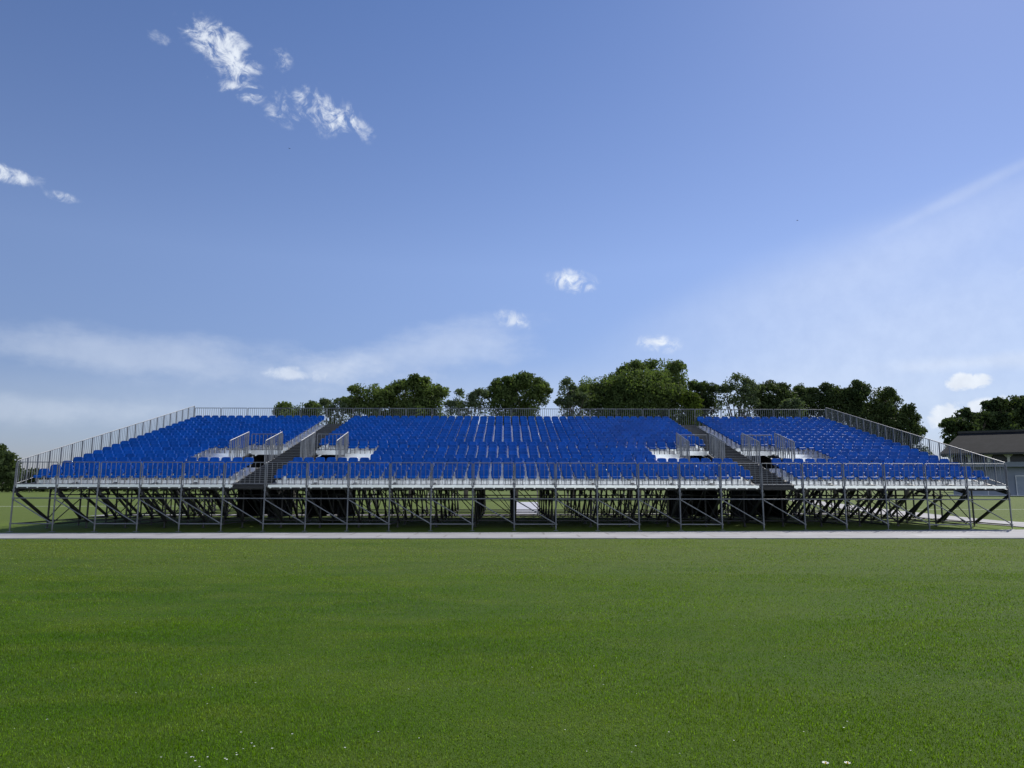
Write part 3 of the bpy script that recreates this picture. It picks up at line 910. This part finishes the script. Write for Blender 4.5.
for (px, py, rx, ry, tilt, op, soft, rag, kind) in CL:
    d = ray(px, py); L = d.length; d.normalize()
    # tangent frame measured on the sky sphere, so the cloud keeps its bearing from anywhere
    eu = (ray(px + 1, py).normalized() - d) ; ev = (ray(px, py - 1).normalized() - d)
    pxr = eu.length
    eu.normalize(); ev.normalize(); pyr = (ray(px, py-1).normalized() - d).length
    t = R(tilt)
    u = eu * math.cos(t) + ev * math.sin(t); v = -eu * math.sin(t) + ev * math.cos(t)
    u = u / (rx * pxr); v = v / (ry * pyr)
    du = vm('DOT_PRODUCT', tc, u).outputs['Value']; dv = vm('DOT_PRODUCT', tc, v).outputs['Value']
    cb = nt.nodes.new('ShaderNodeCombineXYZ'); nt.links.new(du, cb.inputs[0]); nt.links.new(dv, cb.inputs[1])
    ln = vm('LENGTH', cb.outputs[0]).outputs['Value']
    nn = nz if kind == 1 else nz2
    if kind == 1 and py < 250: rag *= 1.35
    q = math_n(nt, 'MULTIPLY_ADD', nn, rag * 2.2); q.node.inputs[2].default_value = -rag * 1.1
    q = math_n(nt, 'ADD', ln, q)
    hi = kind == 1 and py < 350
    a = maprange(nt, q, 1.05, 1.05 - soft * (1.25 if hi else 1), 0, op * (.50 if hi else .80 if kind == 1 else .72), True)
    if hi:                                                            # torn, thin shreds
        dens = maprange(nt, nz3, .37, .64, 0, 1.0, True)
        fall = maprange(nt, q, 1.25, .15, 0, 1.0, True)
        a = math_n(nt, 'MULTIPLY', math_n(nt, 'MULTIPLY', dens, fall), op)
    # outside the cloud's own patch of sky nothing
    lim = maprange(nt, ln, 1.6, 0.9, 0, 1, True)
    a = math_n(nt, 'MULTIPLY', a, lim)
    if acc is None: acc = a
    else:
        # 1-(1-acc)(1-a)
        x1 = math_n(nt, 'SUBTRACT', 1.0, acc); x2 = math_n(nt, 'SUBTRACT', 1.0, a)
        acc = math_n(nt, 'SUBTRACT', 1.0, math_n(nt, 'MULTIPLY', x1, x2))
cloud = nt.nodes.new('ShaderNodeBackground')
CLOUD_NODE = cloud
cc = ramp(nt, noise(nt, 40, 4, 0.6, tc), [(0.3, (0.74, 0.80, 0.90)), (0.65, (0.86, 0.92, 1.0))])
nt.links.new(cc, cloud.inputs['Color']); cloud.inputs['Strength'].default_value = 0.92
# unseen bright cloud added low behind the camera to brighten the stand's front
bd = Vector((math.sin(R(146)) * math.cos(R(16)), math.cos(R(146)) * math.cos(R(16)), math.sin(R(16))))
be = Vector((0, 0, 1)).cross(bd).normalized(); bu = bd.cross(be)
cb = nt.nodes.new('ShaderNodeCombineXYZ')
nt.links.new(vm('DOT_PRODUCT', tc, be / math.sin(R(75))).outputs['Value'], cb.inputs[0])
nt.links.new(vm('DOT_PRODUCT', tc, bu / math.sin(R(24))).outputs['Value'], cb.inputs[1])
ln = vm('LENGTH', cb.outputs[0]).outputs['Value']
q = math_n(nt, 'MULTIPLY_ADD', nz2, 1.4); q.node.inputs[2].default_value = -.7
front_fill = maprange(nt, math_n(nt, 'ADD', ln, q), 1.1, .5, 0, .95, True)
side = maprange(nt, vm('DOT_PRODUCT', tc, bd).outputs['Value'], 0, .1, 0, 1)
front_fill = math_n(nt, 'MULTIPLY', front_fill, side)
fill_bg = nt.nodes.new('ShaderNodeBackground'); nt.links.new(cc, fill_bg.inputs['Color']); fill_bg.inputs['Strength'].default_value = 1.8
msb = nt.nodes.new('ShaderNodeMixShader'); nt.links.new(front_fill, msb.inputs[0]); nt.links.new(bg.outputs[0], msb.inputs[1]); nt.links.new(fill_bg.outputs[0], msb.inputs[2])
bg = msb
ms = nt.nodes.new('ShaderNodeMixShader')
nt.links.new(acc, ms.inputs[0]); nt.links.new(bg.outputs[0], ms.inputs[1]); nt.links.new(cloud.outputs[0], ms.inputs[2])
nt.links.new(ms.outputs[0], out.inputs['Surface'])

sl = bpy.data.lights.new('sun', 'SUN'); sl.energy = 4.4; sl.angle = R(0.53); sl.color = (1.0, 0.955, 0.88)
so = bpy.data.objects.new('sun', sl); COL.objects.link(so)
sd = Vector((math.sin(SUN_AZ) * math.cos(SUN_EL), math.cos(SUN_AZ) * math.cos(SUN_EL), math.sin(SUN_EL)))
so.rotation_euler = (-sd).to_track_quat('-Z', 'Y').to_euler()
so.location = sd * 100

# ---------------------------------------------------------------- render settings
vs = scene.view_settings
scene.display_settings.display_device = 'sRGB'
vs.view_transform = 'Standard'; vs.look = 'None'; vs.exposure = 0.15; vs.gamma = 1.0; vs.use_curve_mapping = False
scene.cycles.max_bounces = 8
scene.cycles.diffuse_bounces = 4
